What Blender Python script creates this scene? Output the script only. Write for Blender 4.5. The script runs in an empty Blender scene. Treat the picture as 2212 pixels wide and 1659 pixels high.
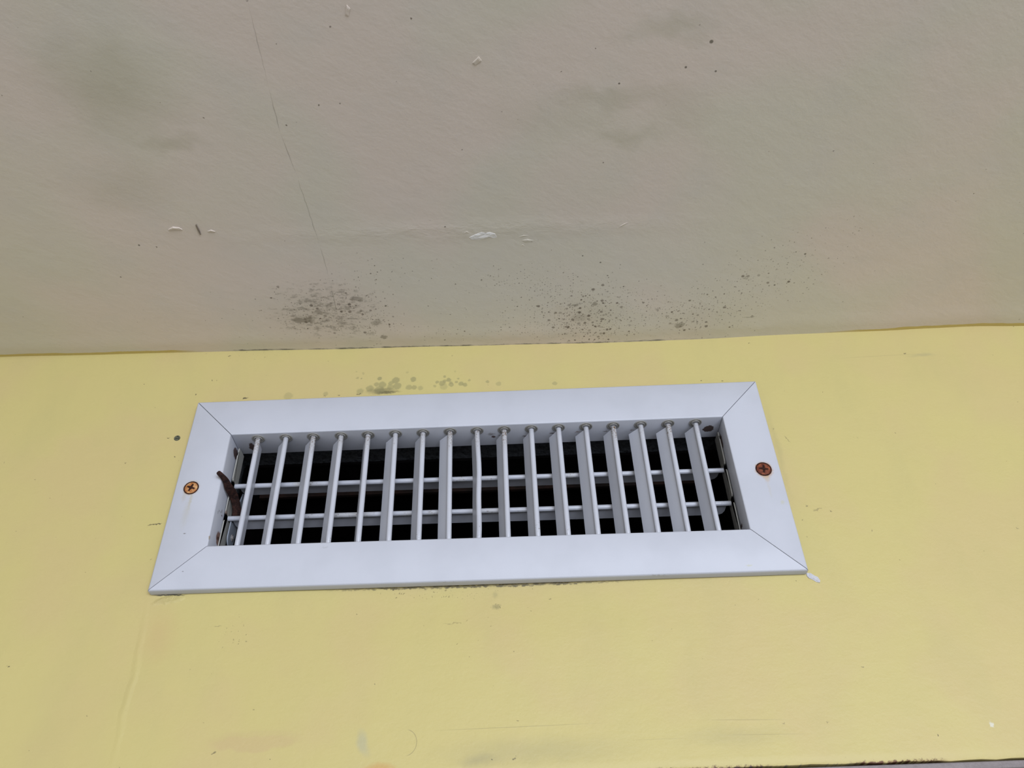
import bpy, bmesh, math, random
from mathutils import Matrix, Vector, noise as mnoise

random.seed(7)
S = bpy.context.scene
C = S.collection
H0 = 2.25                                   # height of the vent's centre above the floor

# ------------------------------------------------------------------ camera
cam_d = bpy.data.cameras.new('camera')
cam = bpy.data.objects.new('camera', cam_d)
C.objects.link(cam)
Rm = ((0.9994153249, 0.0341252717, -0.0021152269),
      (0.0197954365, -0.6279653142, -0.7779895275),
      (-0.0278773931, 0.7774927845, -0.6282736831))
cam.matrix_world = Matrix.Translation((0.0235189, -0.4637004, H0 - 0.2954708)) @ Matrix(Rm).to_4x4()
cam_d.sensor_fit = 'HORIZONTAL'
cam_d.sensor_width = 36.0
cam_d.lens = 1787.665 / 2212 * 36.0
cam_d.clip_start = 0.01
S.camera = cam

# ------------------------------------------------------------------ light
w = bpy.data.worlds.new('world'); S.world = w; w.use_nodes = True
wn = w.node_tree.nodes; wl = w.node_tree.links
wn['Background'].inputs[0].default_value = (1.0, 0.985, 0.96, 1)
# the room beyond: bright at eye level where the windows are, darker towards the floor
_tc = wn.new('ShaderNodeTexCoord'); _sp = wn.new('ShaderNodeSeparateXYZ'); _mr = wn.new('ShaderNodeMapRange')
wl.new(_tc.outputs['Generated'], _sp.inputs[0]); wl.new(_sp.outputs[2], _mr.inputs[0])
for _i, _v in enumerate((-0.90, 0.0, 0.16, 1.15)): _mr.inputs[_i + 1].default_value = _v
wl.new(_mr.outputs[0], wn['Background'].inputs[1])


def area(name, loc, target, size, power, col):
    d = bpy.data.lights.new(name, 'AREA'); d.shape = 'RECTANGLE'
    d.size, d.size_y = size; d.energy = power; d.color = col
    o = bpy.data.objects.new(name, d); C.objects.link(o)
    o.location = loc
    o.rotation_euler = (Vector(target) - Vector(loc)).to_track_quat('-Z', 'Y').to_euler()
    return o


area('window_daylight', (0.75, -2.65, H0 - 0.34), (0, 0, H0), (1.7, 1.0), 64.0, (0.90, 0.97, 1.12))

S.view_settings.view_transform = 'Standard'
S.view_settings.look = 'None'
S.view_settings.gamma = 1
S.view_settings.use_curve_mapping = False
S.view_settings.exposure = 0.0


# ------------------------------------------------------------------ material helpers
def lin(r, g, b):
    f = lambda c: (c / 255 / 12.92) if c / 255 <= 0.04045 else ((c / 255 + 0.055) / 1.055) ** 2.4
    return (f(r), f(g), f(b), 1)


class NT:
    """small helper for building node materials"""
    def __init__(s, name, rough=0.5, spec=0.4):
        s.m = bpy.data.materials.new(name); s.m.use_nodes = True
        s.t = s.m.node_tree; s.n = s.t.nodes; s.l = s.t.links
        s.b = s.n['Principled BSDF']
        s.b.inputs['Roughness'].default_value = rough
        s.b.inputs['Specular IOR Level'].default_value = spec
        s.obj = s.n.new('ShaderNodeTexCoord').outputs['Object']

    def put(s, sock, v):
        if hasattr(v, 'is_output') or isinstance(v, bpy.types.NodeSocket):
            s.l.new(v, sock)
        else:
            sock.default_value = v

    def math(s, op, a, b=0.0, c=None, clamp=False):
        n = s.n.new('ShaderNodeMath'); n.operation = op; n.use_clamp = clamp
        s.put(n.inputs[0], a); s.put(n.inputs[1], b)
        if c is not None: s.put(n.inputs[2], c)
        return n.outputs[0]

    def vmath(s, op, a, b=(0, 0, 0), scale=None):
        n = s.n.new('ShaderNodeVectorMath'); n.operation = op
        s.put(n.inputs[0], a); s.put(n.inputs[1], b)
        if scale is not None: s.put(n.inputs['Scale'], scale)
        return n.outputs['Value'] if op in ('LENGTH', 'DISTANCE', 'DOT_PRODUCT') else n.outputs['Vector']

    def noise(s, vec, scale, detail=3, rough=0.5, out='Fac'):
        n = s.n.new('ShaderNodeTexNoise'); s.put(n.inputs['Vector'], vec)
        n.inputs['Scale'].default_value = scale; n.inputs['Detail'].default_value = detail
        n.inputs['Roughness'].default_value = rough
        return n.outputs[out]

    def rng(s, v, a, b, c=0.0, d=1.0, smooth=True):
        n = s.n.new('ShaderNodeMapRange'); n.interpolation_type = 'SMOOTHSTEP' if smooth else 'LINEAR'
        for i, x in enumerate((v, a, b, c, d)): s.put(n.inputs[i], x)
        return n.outputs[0]

    def mapping(s, vec, loc=(0, 0, 0), rot=(0, 0, 0), scale=(1, 1, 1), kind='TEXTURE'):
        n = s.n.new('ShaderNodeMapping'); n.vector_type = kind
        s.put(n.inputs['Vector'], vec)
        n.inputs['Location'].default_value = loc; n.inputs['Rotation'].default_value = rot
        n.inputs['Scale'].default_value = scale
        return n.outputs[0]

    def ell(s, vec, c, r, rot=(0, 0, 0), soft=0.35):
        """1 inside an ellipsoid at c with radii r, fading to 0 over its outer share 'soft'"""
        q = s.vmath('LENGTH', s.mapping(vec, c, rot, r))
        return s.rng(q, 1.0, 1.0 - soft, 0.0, 1.0)

    def mix(s, a, b, f):
        n = s.n.new('ShaderNodeMix'); n.data_type = 'RGBA'
        s.put(n.inputs['Factor'], f); s.put(n.inputs[6], a); s.put(n.inputs[7], b)
        return n.outputs[2]

    def jitter(s, vec, scale, amt):
        n = s.noise(vec, scale, 2, 0.6, 'Color')
        c = s.vmath('SUBTRACT', n, (0.5, 0.5, 0.5))
        return s.vmath('ADD', vec, s.vmath('SCALE', c, scale=amt))

    def add(s, vals):
        o = vals[0]
        for v in vals[1:]: o = s.math('ADD', o, v)
        return o

    def speckle(s, vec, scale, rmax, density, soft=0.5):
        """scattered round spots: density is a callable that gives the spot density at a cell centre"""
        n = s.n.new('ShaderNodeTexVoronoi'); n.voronoi_dimensions = '2D'; n.feature = 'F1'
        n.inputs['Scale'].default_value = scale; s.put(n.inputs['Vector'], vec)
        sep = s.n.new('ShaderNodeSeparateColor'); s.l.new(n.outputs['Color'], sep.inputs[0])
        den = density(n.outputs['Position'])
        r = s.math('MULTIPLY_ADD', s.math('POWER', sep.outputs[1], 2.0), rmax * 0.72, rmax * 0.28)
        d = s.rng(n.outputs['Distance'], r, s.math('MULTIPLY', r, 1 - soft), 0, 1)
        ex = s.math('LESS_THAN', sep.outputs[0], den)
        k = s.math('MULTIPLY_ADD', sep.outputs[2], 0.6, 0.4)
        return s.math('MULTIPLY', s.math('MULTIPLY', d, ex), k)

    def col(s, v): s.put(s.b.inputs['Base Color'], v)

    def bump(s, h, strength, dist):
        n = s.n.new('ShaderNodeBump'); n.inputs['Strength'].default_value = strength
        n.inputs['Distance'].default_value = dist
        s.put(n.inputs['Height'], h); s.l.new(n.outputs[0], s.b.inputs['Normal'])
        return n


CEIL_TINT = (1.03, 1.015, 0.985)              # overall strength of the two paints
WALL_TINT = (0.735, 0.72, 0.665)


# ------------------------------------------------------------------ ceiling paint with mould
def mat_ceiling():
    t = NT('ceiling_paint', 0.55, 0.35)
    P = t.obj
    flat = t.mapping(P, scale=(1, 1, 1e6))            # drop the height
    big = t.noise(flat, 7.0, 2, 0.5)
    base = t.mix((0.62, 0.555, 0.510, 1), (0.585, 0.560, 0.490, 1), t.rng(big, 0.40, 0.60))
    m2 = t.noise(flat, 26.0, 3, 0.6)
    base = t.mix(base, (0.55, 0.53, 0.50, 1), t.rng(m2, 0.45, 0.75, 0, 0.35))
    stain = (0.42, 0.40, 0.315, 1)
    J = t.jitter(flat, 40, 0.03)
    for c, r, k in (((-0.193, -0.215), (0.055, 0.045), 0.55), ((-0.172, -0.180), (0.028, 0.008), 0.45),
                    ((0.088, -0.1985), (0.050, 0.010), 0.40), ((0.096, -0.1755), (0.030, 0.007), 0.40),
                    ((0.112, -0.238), (0.040, 0.010), 0.40), ((0.055, -0.188), (0.06, 0.02), 0.22),
                    ((0.126, -0.190), (0.03, 0.022), 0.22), ((-0.21, -0.15), (0.05, 0.03), 0.3),
                    ((-0.109, -0.032), (0.062, 0.044), 0.30), ((0.085, -0.018), (0.05, 0.028), 0.30),
                    ((0.165, -0.015), (0.06, 0.02), 0.24), ((0.02, -0.002), (0.36, 0.010), 0.16)):
        base = t.mix(base, stain, t.math('MULTIPLY', t.ell(J, (*c, 0), (*r, 1), soft=1.0), k))

    # smeared, brushed mould on the left
    A = t.ell(J, (-0.108, -0.034, 0), (0.066, 0.052, 1), soft=0.8)
    Sm = t.mapping(flat, scale=(1.7, 1, 1))
    nz = t.noise(Sm, 250, 5, 0.70)
    sm = t.rng(t.math('ADD', nz, t.math('MULTIPLY', A, 0.17)), 0.62, 0.78, 0, 1)
    sm = t.math('MULTIPLY', sm, t.math('MULTIPLY', t.math('POWER', A, 0.5), 0.68))
    base = t.mix(base, (0.235, 0.210, 0.178, 1), sm)
    Jf = t.jitter(flat, 400, 0.006)
    for c, r, k in (((-0.1257, -0.0265), (0.0105, 0.0042), 0.60), ((-0.0695, -0.0060), (0.0030, 0.0030), 0.55),
                    ((-0.073, -0.0215), (0.005, 0.003), 0.4), ((-0.083, -0.0465), (0.006, 0.003), 0.45),
                    ((0.0755, -0.021), (0.007, 0.005), 0.22), ((0.1510, -0.0095), (0.0045, 0.0030), 0.50),
                    ((0.202, -0.0155), (0.006, 0.0012), 0.35), ((0.191, -0.0545), (0.0030, 0.0012), 0.4),
                    ((0.0865, -0.0345), (0.0026, 0.0028), 0.50), ((0.0725, -0.034), (0.0032, 0.0022), 0.50)):
        base = t.mix(base, (0.12, 0.105, 0.075, 1), t.math('MULTIPLY', t.ell(Jf, (*c, 0), (*r, 1), soft=0.5), k))

    # spots
    def field(blobs):
        def f(v):
            out = None
            for (cx, cy, rx, ry, wt) in blobs:
                e = t.math('MULTIPLY', t.ell(v, (cx, cy, 0), (rx, ry, 1), soft=1.0), wt)
                out = e if out is None else t.math('ADD', out, e)
            return out
        return f
    big_f = field([(0.080, -0.022, 0.046, 0.040, 1.15), (0.078, -0.018, 0.022, 0.026, 0.9),
                   (0.160, -0.018, 0.055, 0.026, 0.40), (-0.085, -0.030, 0.036, 0.026, 0.45),
                   (0.205, -0.052, 0.045, 0.030, 0.16), (0.125, -0.006, 0.08, 0.012, 0.35),
                   (-0.115, -0.035, 0.05, 0.035, 0.22), (0.095, -0.050, 0.03, 0.02, 0.22)])
    small_f = field([(0.080, -0.025, 0.075, 0.045, 0.75), (0.160, -0.022, 0.065, 0.036, 0.55),
                     (0.038, -0.058, 0.055, 0.022, 0.42), (0.205, -0.052, 0.055, 0.040, 0.34),
                     (-0.100, -0.032, 0.065, 0.040, 0.55), (0.02, -0.01, 0.12, 0.014, 0.16),
                     (-0.07, -0.07, 0.05, 0.03, 0.10), (0.235, -0.085, 0.05, 0.03, 0.10),
                     (0.02, -0.03, 0.30, 0.08, 0.035)])
    Jd = t.jitter(flat, 900, 0.0012)
    s1 = t.speckle(Jd, 265, 0.48, big_f, 0.6)
    s2 = t.speckle(Jd, 560, 0.38, small_f, 0.55)
    s3 = t.speckle(t.vmath('ADD', Jd, (0.37, 0.11, 0)), 330, 0.26,
                   lambda v: t.math('ADD', small_f(t.vmath('SUBTRACT', v, (0.37, 0.11, 0))), 0.004), 0.5)
    base = t.mix(base, (0.125, 0.100, 0.080, 1), t.math('MULTIPLY', s1, 0.95))
    base = t.mix(base, (0.160, 0.135, 0.110, 1), t.math('MULTIPLY', s2, 0.8))
    base = t.mix(base, (0.140, 0.118, 0.095, 1), t.math('MULTIPLY', s3, 0.9))
    # single dark specks
    for x, y, r in ((0.1377, -0.2314, 0.0014), (0.1260, -0.2170, 0.0009), (0.1430, -0.2140, 0.0008), (0.090, -0.2085, 0.0008),
                    (-0.066, -0.078, 0.0006), (-0.065, -0.072, 0.0006), (0.0755, -0.081, 0.0007), (0.088, -0.0745, 0.0008),
                    (0.228, -0.0755, 0.0010), (0.2135, -0.047, 0.0009), (-0.217, -0.103, 0.0009), (-0.24, -0.075, 0.0007)):
        base = t.mix(base, (0.09, 0.08, 0.06, 1), t.math('MULTIPLY', t.ell(flat, (x, y, 0), (r, r, 1), soft=0.5), 0.8))
    # long hairline crack in the filler joint
    crack = None
    pts = [(-0.1034, -0.262), (-0.1046, -0.2132), (-0.1051, -0.1835), (-0.1023, -0.1541), (-0.0994, -0.0982), (-0.0990, -0.0688), (-0.1000, -0.0272)]
    Jc = t.jitter(flat, 120, 0.0012)
    for a, b in zip(pts, pts[1:]):
        cx, cy = (a[0] + b[0]) / 2, (a[1] + b[1]) / 2
        ang = math.atan2(b[1] - a[1], b[0] - a[0]); ln = math.dist(a, b) / 2 * 1.12
        e = t.ell(Jc, (cx, cy, 0), (ln, 0.00040, 1), (0, 0, ang), 0.8)
        crack = e if crack is None else t.math('MAXIMUM', crack, e)
    base = t.mix(base, (0.16, 0.15, 0.13, 1), t.math('MULTIPLY', crack, t.rng(t.noise(flat, 60, 2), 0.3, 0.7, 0.15, 0.65)))
    # where the wall colour laps over the joint, and the open grey joint between
    sx = t.n.new('ShaderNodeSeparateXYZ'); t.l.new(P, sx.inputs[0])
    X, Y = sx.outputs[0], sx.outputs[1]
    edge = t.math('ADD', Y, t.math('MULTIPLY', t.math('SUBTRACT', t.noise(flat, 35, 3), 0.5), 0.004))
    lap = t.math('MAXIMUM', t.rng(X, -0.20, -0.235), t.rng(X, 0.245, 0.30))
    lapw = t.math('MULTIPLY_ADD', lap, -0.0030, 0.0062)
    yl = t.math('GREATER_THAN', edge, lapw)
    base = t.mix(base, (0.52, 0.42, 0.15, 1), t.math('MULTIPLY', yl, lap))
    gap = t.math('MULTIPLY', t.rng(X, -0.195, -0.18), t.rng(X, 0.20, 0.12))
    gapn = t.rng(t.noise(flat, 90, 3), 0.35, 0.65, 0.05, 0.85)
    gd = t.math('GREATER_THAN', t.math('ADD', Y, t.math('MULTIPLY', t.math('SUBTRACT', t.noise(flat, 150, 3), 0.5), 0.0025)), 0.0050)
    base = t.mix(base, (0.10, 0.10, 0.10, 1), t.math('MULTIPLY', t.math('MULTIPLY', gd, gap), gapn))
    # pale filler streaks beside the joint
    for c, r in (((-0.268, 0.0015), (0.040, 0.0016)), ((0.225, 0.0025), (0.030, 0.0012)), ((0.205, 0.0015), (0.012, 0.0012))):
        base = t.mix(base, (0.58, 0.55, 0.50, 1), t.math('MULTIPLY', t.ell(Jf, (*c, 0), (*r, 1), soft=0.6), 0.7))
    t.col(t.vmath('MULTIPLY', base, CEIL_TINT))
    # plaster relief
    h = t.math('MULTIPLY', t.noise(flat, 420, 3, 0.6), 0.25)
    h = t.math('ADD', h, t.math('MULTIPLY', t.noise(t.mapping(flat, rot=(0, 0, 0.6), scale=(1.8, 1, 1)), 130, 3, 0.6), 0.6))
    h = t.math('ADD', h, t.math('MULTIPLY', t.noise(flat, 14, 3, 0.5), 2.2))
    ridge = t.ell(t.jitter(flat, 60, 0.008), (0.0, -0.107, 0), (0.20, 0.012, 1), soft=1.0)
    h = t.math('ADD', h, t.math('MULTIPLY', ridge, t.math('MULTIPLY', t.noise(Sm, 150, 4, 0.7), 2.0)))
    h = t.math('SUBTRACT', h, t.math('MULTIPLY', crack, 0.5))
    t.bump(h, 0.30, 0.0009)
    return t.m


# ------------------------------------------------------------------ yellow wall paint
def mat_wall():
    t = NT('yellow_wall_paint', 0.5, 0.35)
    P = t.obj
    sx = t.n.new('ShaderNodeSeparateXYZ'); t.l.new(P, sx.inputs[0])
    cb = t.n.new('ShaderNodeCombineXYZ')
    t.l.new(sx.outputs[0], cb.inputs[0]); t.l.new(sx.outputs[2], cb.inputs[1])
    F = cb.outputs[0]                                    # (x, z, 0)
    base = t.mix((0.640, 0.560, 0.243, 1), (0.640, 0.535, 0.255, 1), t.rng(t.noise(F, 9, 3, 0.6), 0.42, 0.62))
    base = t.mix(base, (0.585, 0.520, 0.235, 1), t.rng(t.noise(t.mapping(F, scale=(1, 2.2, 1)), 20, 3, 0.6), 0.45, 0.8, 0, 0.55))
    J = t.jitter(F, 90, 0.006)
    J2 = t.jitter(F, 420, 0.0035)

    state = {'n': 0, 'cache': {}}

    def sp(c, r, col, k, rot=0.0, soft=0.4, v=None):
        # the marks are chained in batches so that the shader stays within Cycles' node stack
        nonlocal base
        v = v or J2
        if state['n'] % 8 == 0: state['cache'] = {}
        state['n'] += 1
        key = v.node.name
        if key not in state['cache']:
            m = t.n.new('ShaderNodeVectorMath'); m.operation = 'MULTIPLY_ADD'
            t.l.new(base, m.inputs[0]); m.inputs[1].default_value = (1e-9, 1e-9, 1e-9); t.l.new(v, m.inputs[2])
            state['cache'][key] = m.outputs[0]
        base = t.mix(base, col, t.math('MULTIPLY', t.ell(state['cache'][key], (c[0], c[1], 0), (r[0], r[1], 1), (0, 0, rot), soft), k))
    # broad soft stains
    G = (0.33, 0.30, 0.16, 1)
    sp((-0.189, -0.098), (0.016, 0.026), (0.62, 0.44, 0.23, 1), 0.40, 0.1, 1.0, J)
    sp((-0.1235, -0.1610), (0.026, 0.0050), (0.62, 0.45, 0.26, 1), 0.28, 0.03, 0.3, J)
    sp((-0.1225, -0.1595), (0.029, 0.0065), (0.58, 0.44, 0.24, 1), 0.20, 0.03, 0.3, J)
    sp((-0.0625, -0.1625), (0.0045, 0.0100), (0.46, 0.46, 0.34, 1), 0.55, 0.35, 0.8, J)
    sp((-0.053, -0.1765), (0.012, 0.0035), (0.62, 0.38, 0.13, 1), 0.65, 0.0, 0.8, J)
    sp((0.030, -0.170), (0.075, 0.012), (0.42, 0.38, 0.21, 1), 0.38, 0.0, 1.0, J)
    sp((0.00, -0.1735), (0.016, 0.005), (0.36, 0.33, 0.20, 1), 0.45, 0.0, 1.0, J)
    sp((0.137, -0.166), (0.045, 0.008), (0.45, 0.40, 0.21, 1), 0.30, 0.0, 1.0, J)
    sp((0.330, 0.098), (0.014, 0.0025), (0.42, 0.38, 0.22, 1), 0.45, 0.02, 0.9, J)
    # mould above the frame: round grey-green spots merging into a dark patch
    m1 = (0.335, 0.315, 0.155, 1); m2 = (0.20, 0.185, 0.10, 1)
    for x, z, r, k in ((-0.0725, 0.0936, .0021, .75), (-0.0605, 0.0912, .0034, .7), (-0.0640, 0.0890, .0024, .6), (-0.0475, 0.0915, .0026, .7),
                       (-0.0745, 0.0880, .0022, .6), (-0.0700, 0.0875, .0034, .65), (-0.0590, 0.0858, .0036, .65), (-0.0790, 0.0845, .0034, .6),
                       (-0.0640, 0.0850, .0032, .55), (-0.0860, 0.0822, .0032, .5), (-0.0505, 0.0842, .0030, .55), (-0.0465, 0.0838, .0024, .6),
                       (-0.0720, 0.0825, .0046, .6), (-0.0300, 0.0880, .0015, .6), (-0.0262, 0.0868, .0028, .65), (-0.0245, 0.0888, .0018, .6),
                       (-0.0215, 0.0898, .0021, .7), (-0.0200, 0.0870, .0017, .6), (-0.0195, 0.0850, .0022, .6), (-0.0125, 0.0856, .0024, .65),
                       (-0.0160, 0.0874, .0012, .6), (-0.0095, 0.0845, .0022, .65), (-0.0145, 0.0905, .0010, .6), (-0.0065, 0.0888, .0015, .5),
                       (-0.0245, 0.0930, .0012, .6), (0.0070, 0.0866, .0015, .6), (-0.0420, 0.0830, .0024, .45), (-0.0315, 0.0843, .0015, .5),
                       (-0.0250, 0.0835, .0035, .35), (-0.0890, 0.0950, .0012, .5), (-0.0860, 0.0942, .0008, .7), (0.0560, 0.0832, .0022, .5),
                       (-0.1380, 0.0800, .0040, .35), (-0.1110, 0.0810, .0022, .45), (0.0150, 0.0845, .0024, .4), (-0.0170, 0.0975, .0010, .3),
                       (-0.0525, 0.0985, .0012, .3), (-0.0850, 0.0990, .0012, .35), (-0.0905, 0.1010, .0008, .4)):
        sp((x, z), (r, r), m1, k, 0, 0.35, t_j3(t, F))
    sp((-0.0700, 0.0818), (0.0150, 0.0042), m2, 0.60, 0.03, 0.8)
    sp((-0.0650, 0.0803), (0.0110, 0.0018), (0.12, 0.11, 0.06, 1), 0.7, 0.03, 0.8)
    dk = (0.06, 0.05, 0.04, 1)
    for c, r, rot, k in (((-0.1690, 0.0795), (0.0026, 0.0009), 0.4, .8), ((-0.0870, 0.0797), (0.0022, 0.0006), 0, .85),
                         ((-0.1115, 0.0792), (0.0012, 0.0005), 0, .6), ((-0.1010, 0.0795), (0.0010, 0.0004), 0, .5),
                         ((-0.2170, 0.0460), (0.0006, 0.0006), 0, .8), ((-0.2088, 0.0300), (0.0005, 0.0005), 0, .8),
                         ((-0.2095, -0.0225), (0.0062, 0.00038), 0.09, .8), ((-0.242, 0.026), (0.0006, 0.0006), 0, .6),
                         ((-0.1965, 0.0975), (0.0006, 0.0006), 0, .6), ((-0.188, 0.1205), (0.0013, 0.0007), 0, .7),
                         ((-0.245, -0.170), (0.0007, 0.0007), 0, .6), ((-0.143, -0.1655), (0.0013, 0.0007), 0, .6),
                         ((0.205, 0.0360), (0.0006, 0.0006), 0, .6), ((0.2125, 0.027), (0.0004, 0.0042), 0.45, .5),
                         ((0.2270, -0.0300), (0.0015, 0.0008), -0.3, .6), ((0.2190, -0.0285), (0.0040, 0.0005), 0.3, .35),
                         ((0.2125, -0.0255), (0.0010, 0.0010), 0, .5), ((0.249, -0.045), (0.0004, 0.0004), 0, .6),
                         ((0.163, 0.0815), (0.0012, 0.0005), 0, .7), ((0.178, 0.0805), (0.0008, 0.0004), 0, .6),
                         ((0.205, 0.1155), (0.0006, 0.0006), 0, .7), ((0.317, 0.100), (0.0008, 0.0008), 0, .7),
                         ((0.1680, -0.0885), (0.0004, 0.0004), 0, .6), ((-0.157, 0.1010), (0.0003, 0.0003), 0, .5),
                         ((0.0430, -0.0830), (0.0005, 0.0004), 0, .6), ((0.2180, -0.1310), (0.0009, 0.0005), 0, .5),
                         ((-0.155, -0.0935), (0.0030, 0.0003), 0.02, .35), ((-0.0150, -0.0965), (0.0070, 0.0003), 0, .3),
                         ((0.007, -0.1735), (0.0008, 0.0006), 0, .6), ((0.019, -0.1735), (0.0010, 0.0006), 0, .6),
                         ((0.166, -0.1600), (0.0012, 0.0004), 0.2, .5), ((0.190, -0.1605), (0.0004, 0.0010), 0.2, .5)):
        sp(c, r, dk, k, rot, 0.5)
    sp((0.0106, -0.0865), (0.0036, 0.0026), (0.27, 0.25, 0.13, 1), 0.55, 0, 0.8)
    sp((0.0100, -0.0790), (0.0026, 0.0030), (0.33, 0.31, 0.16, 1), 0.35, 0, 0.9)
    # long pencil scratches, arc scratch
    for c, r, rot, k in (((0.020, -0.1570), (0.058, 0.00022), 0.01, .40), ((0.146, -0.1575), (0.028, 0.00022), -0.03, .40),
                         ((0.155, -0.1655), (0.030, 0.00020), -0.02, .30), ((0.097, -0.1660), (0.020, 0.0002), 0.0, .2),
                         ((0.30, 0.0985), (0.040, 0.0003), 0.03, .25)):
        sp(c, r, (0.25, 0.22, 0.12, 1), k, rot, 0.6, F)
    arc = t.vmath('LENGTH', t.mapping(F, (-0.0400, -0.1632, 0), (0, 0, 0), (0.0062, 0.0068, 1)))
    ring = t.math('MULTIPLY', t.rng(t.math('ABSOLUTE', t.math('SUBTRACT', arc, 1.0)), 0.05, 0.0), t.rng(sx.outputs[0], -0.0400, -0.0370))
    base = t.mix(base, (0.25, 0.21, 0.12, 1), t.math('MULTIPLY', ring, 0.6))
    # little dark pock marks under the frame and grey smudge
    def fld(blobs):
        def f(v):
            out = None
            for (cx, cy, rx, ry, wt) in blobs:
                e = t.math('MULTIPLY', t.ell(v, (cx, cy, 0), (rx, ry, 1), soft=1.0), wt)
                out = e if out is None else t.math('ADD', out, e)
            return out
        return f
    pk = t.speckle(J2, 700, 0.35, fld([(-0.145, -0.097, 0.014, 0.016, .30), (0.0106, -0.0865, 0.0045, 0.0035, 1.3),
                                       (0.010, -0.079, 0.004, 0.003, .5), (-0.02, -0.077, 0.06, 0.006, .3),
                                       (0.0, -0.10, 0.06, 0.03, .02), (-0.165, 0.121, 0.03, 0.006, .3)]), 0.5)
    base = t.mix(base, (0.20, 0.18, 0.09, 1), t.math('MULTIPLY', pk, 0.8))
    rare = t.speckle(t.vmath('ADD', J2, (0.5, 0.3, 0)), 75, 0.045, lambda v: 0.10, 0.4)
    base = t.mix(base, dk, t.math('MULTIPLY', rare, 0.8))
    # dark lines under the frame: dirt plus gap shadow painted into the wall colour
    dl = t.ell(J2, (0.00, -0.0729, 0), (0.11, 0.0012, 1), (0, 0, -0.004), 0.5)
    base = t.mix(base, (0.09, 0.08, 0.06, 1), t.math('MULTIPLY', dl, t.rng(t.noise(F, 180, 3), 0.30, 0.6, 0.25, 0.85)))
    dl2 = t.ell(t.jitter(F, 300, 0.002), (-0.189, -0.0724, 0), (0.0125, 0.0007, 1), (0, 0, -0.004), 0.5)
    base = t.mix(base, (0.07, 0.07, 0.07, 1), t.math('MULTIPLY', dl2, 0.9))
    # thin, soft, greyer strip along the frame's right side
    sp((0.2040, 0.018), (0.0035, 0.05), (0.47, 0.42, 0.20, 1), 0.35, 0.0, 1.0, J)
    # broken rusty lower arris
    zz = t.math('ADD', sx.outputs[2], t.math('MULTIPLY', t.math('SUBTRACT', t.noise(F, 420, 4, 0.7), 0.5), 0.0055))
    rustx = t.math('MAXIMUM', t.math('MULTIPLY', t.rng(sx.outputs[0], 0.195, 0.203), t.rng(sx.outputs[0], 0.249, 0.243)),
                   t.math('MULTIPLY', t.rng(sx.outputs[0], 0.075, 0.10), t.rng(sx.outputs[0], 0.16, 0.145)))
    low = t.rng(zz, -0.1805, -0.1817)
    rc = t.mix((0.055, 0.018, 0.012, 1), (0.16, 0.045, 0.02, 1), t.noise(F, 500, 2))
    base = t.mix(base, rc, t.math('MULTIPLY', low, t.math('MULTIPLY', rustx, 0.95)))
    low2 = t.rng(zz, -0.1812, -0.1822)
    base = t.mix(base, (0.14, 0.14, 0.15, 1), t.math('MULTIPLY', low2, t.math('MULTIPLY', t.rng(sx.outputs[0], 0.205, 0.19), 0.8)))
    # chalky spot
    sp((0.278, -0.1645), (0.0016, 0.0022), (0.75, 0.74, 0.66, 1), 0.9, 0, 0.5)
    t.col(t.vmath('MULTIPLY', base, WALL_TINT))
    # relief
    h = t.math('MULTIPLY', t.noise(F, 500, 3, 0.6), 0.25)
    h = t.math('ADD', h, t.math('MULTIPLY', t.noise(t.mapping(F, scale=(1.6, 1, 1)), 150, 3, 0.6), 0.45))
    h = t.math('ADD', h, t.math('MULTIPLY', t.noise(F, 12, 3, 0.5), 2.5))
    drip = t.ell(t.jitter(F, 30, 0.006), (-0.1985, -0.125, 0), (0.003, 0.06, 1), (0, 0, 0.03), 1.0)
    h = t.math('ADD', h, t.math('MULTIPLY', drip, 0.8))
    rough = t.ell(J, (-0.1885, -0.0757, 0), (0.011, 0.0034, 1), (0, 0, 0.15), 0.5)
    h = t.math('ADD', h, t.math('MULTIPLY', rough, t.math('MULTIPLY', t.noise(F, 420, 4, 0.75), 3.0)))
    h = t.math('SUBTRACT', h, t.math('MULTIPLY', pk, 0.5))
    t.bump(h, 0.5, 0.0010)
    return t.m


def t_j3(t, F):
    if not hasattr(t, '_j3'): t._j3 = t.jitter(F, 500, 0.0022)
    return t._j3


# ------------------------------------------------------------------ painted metal
WHITE = (0.432, 0.448, 0.500, 1)


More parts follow.
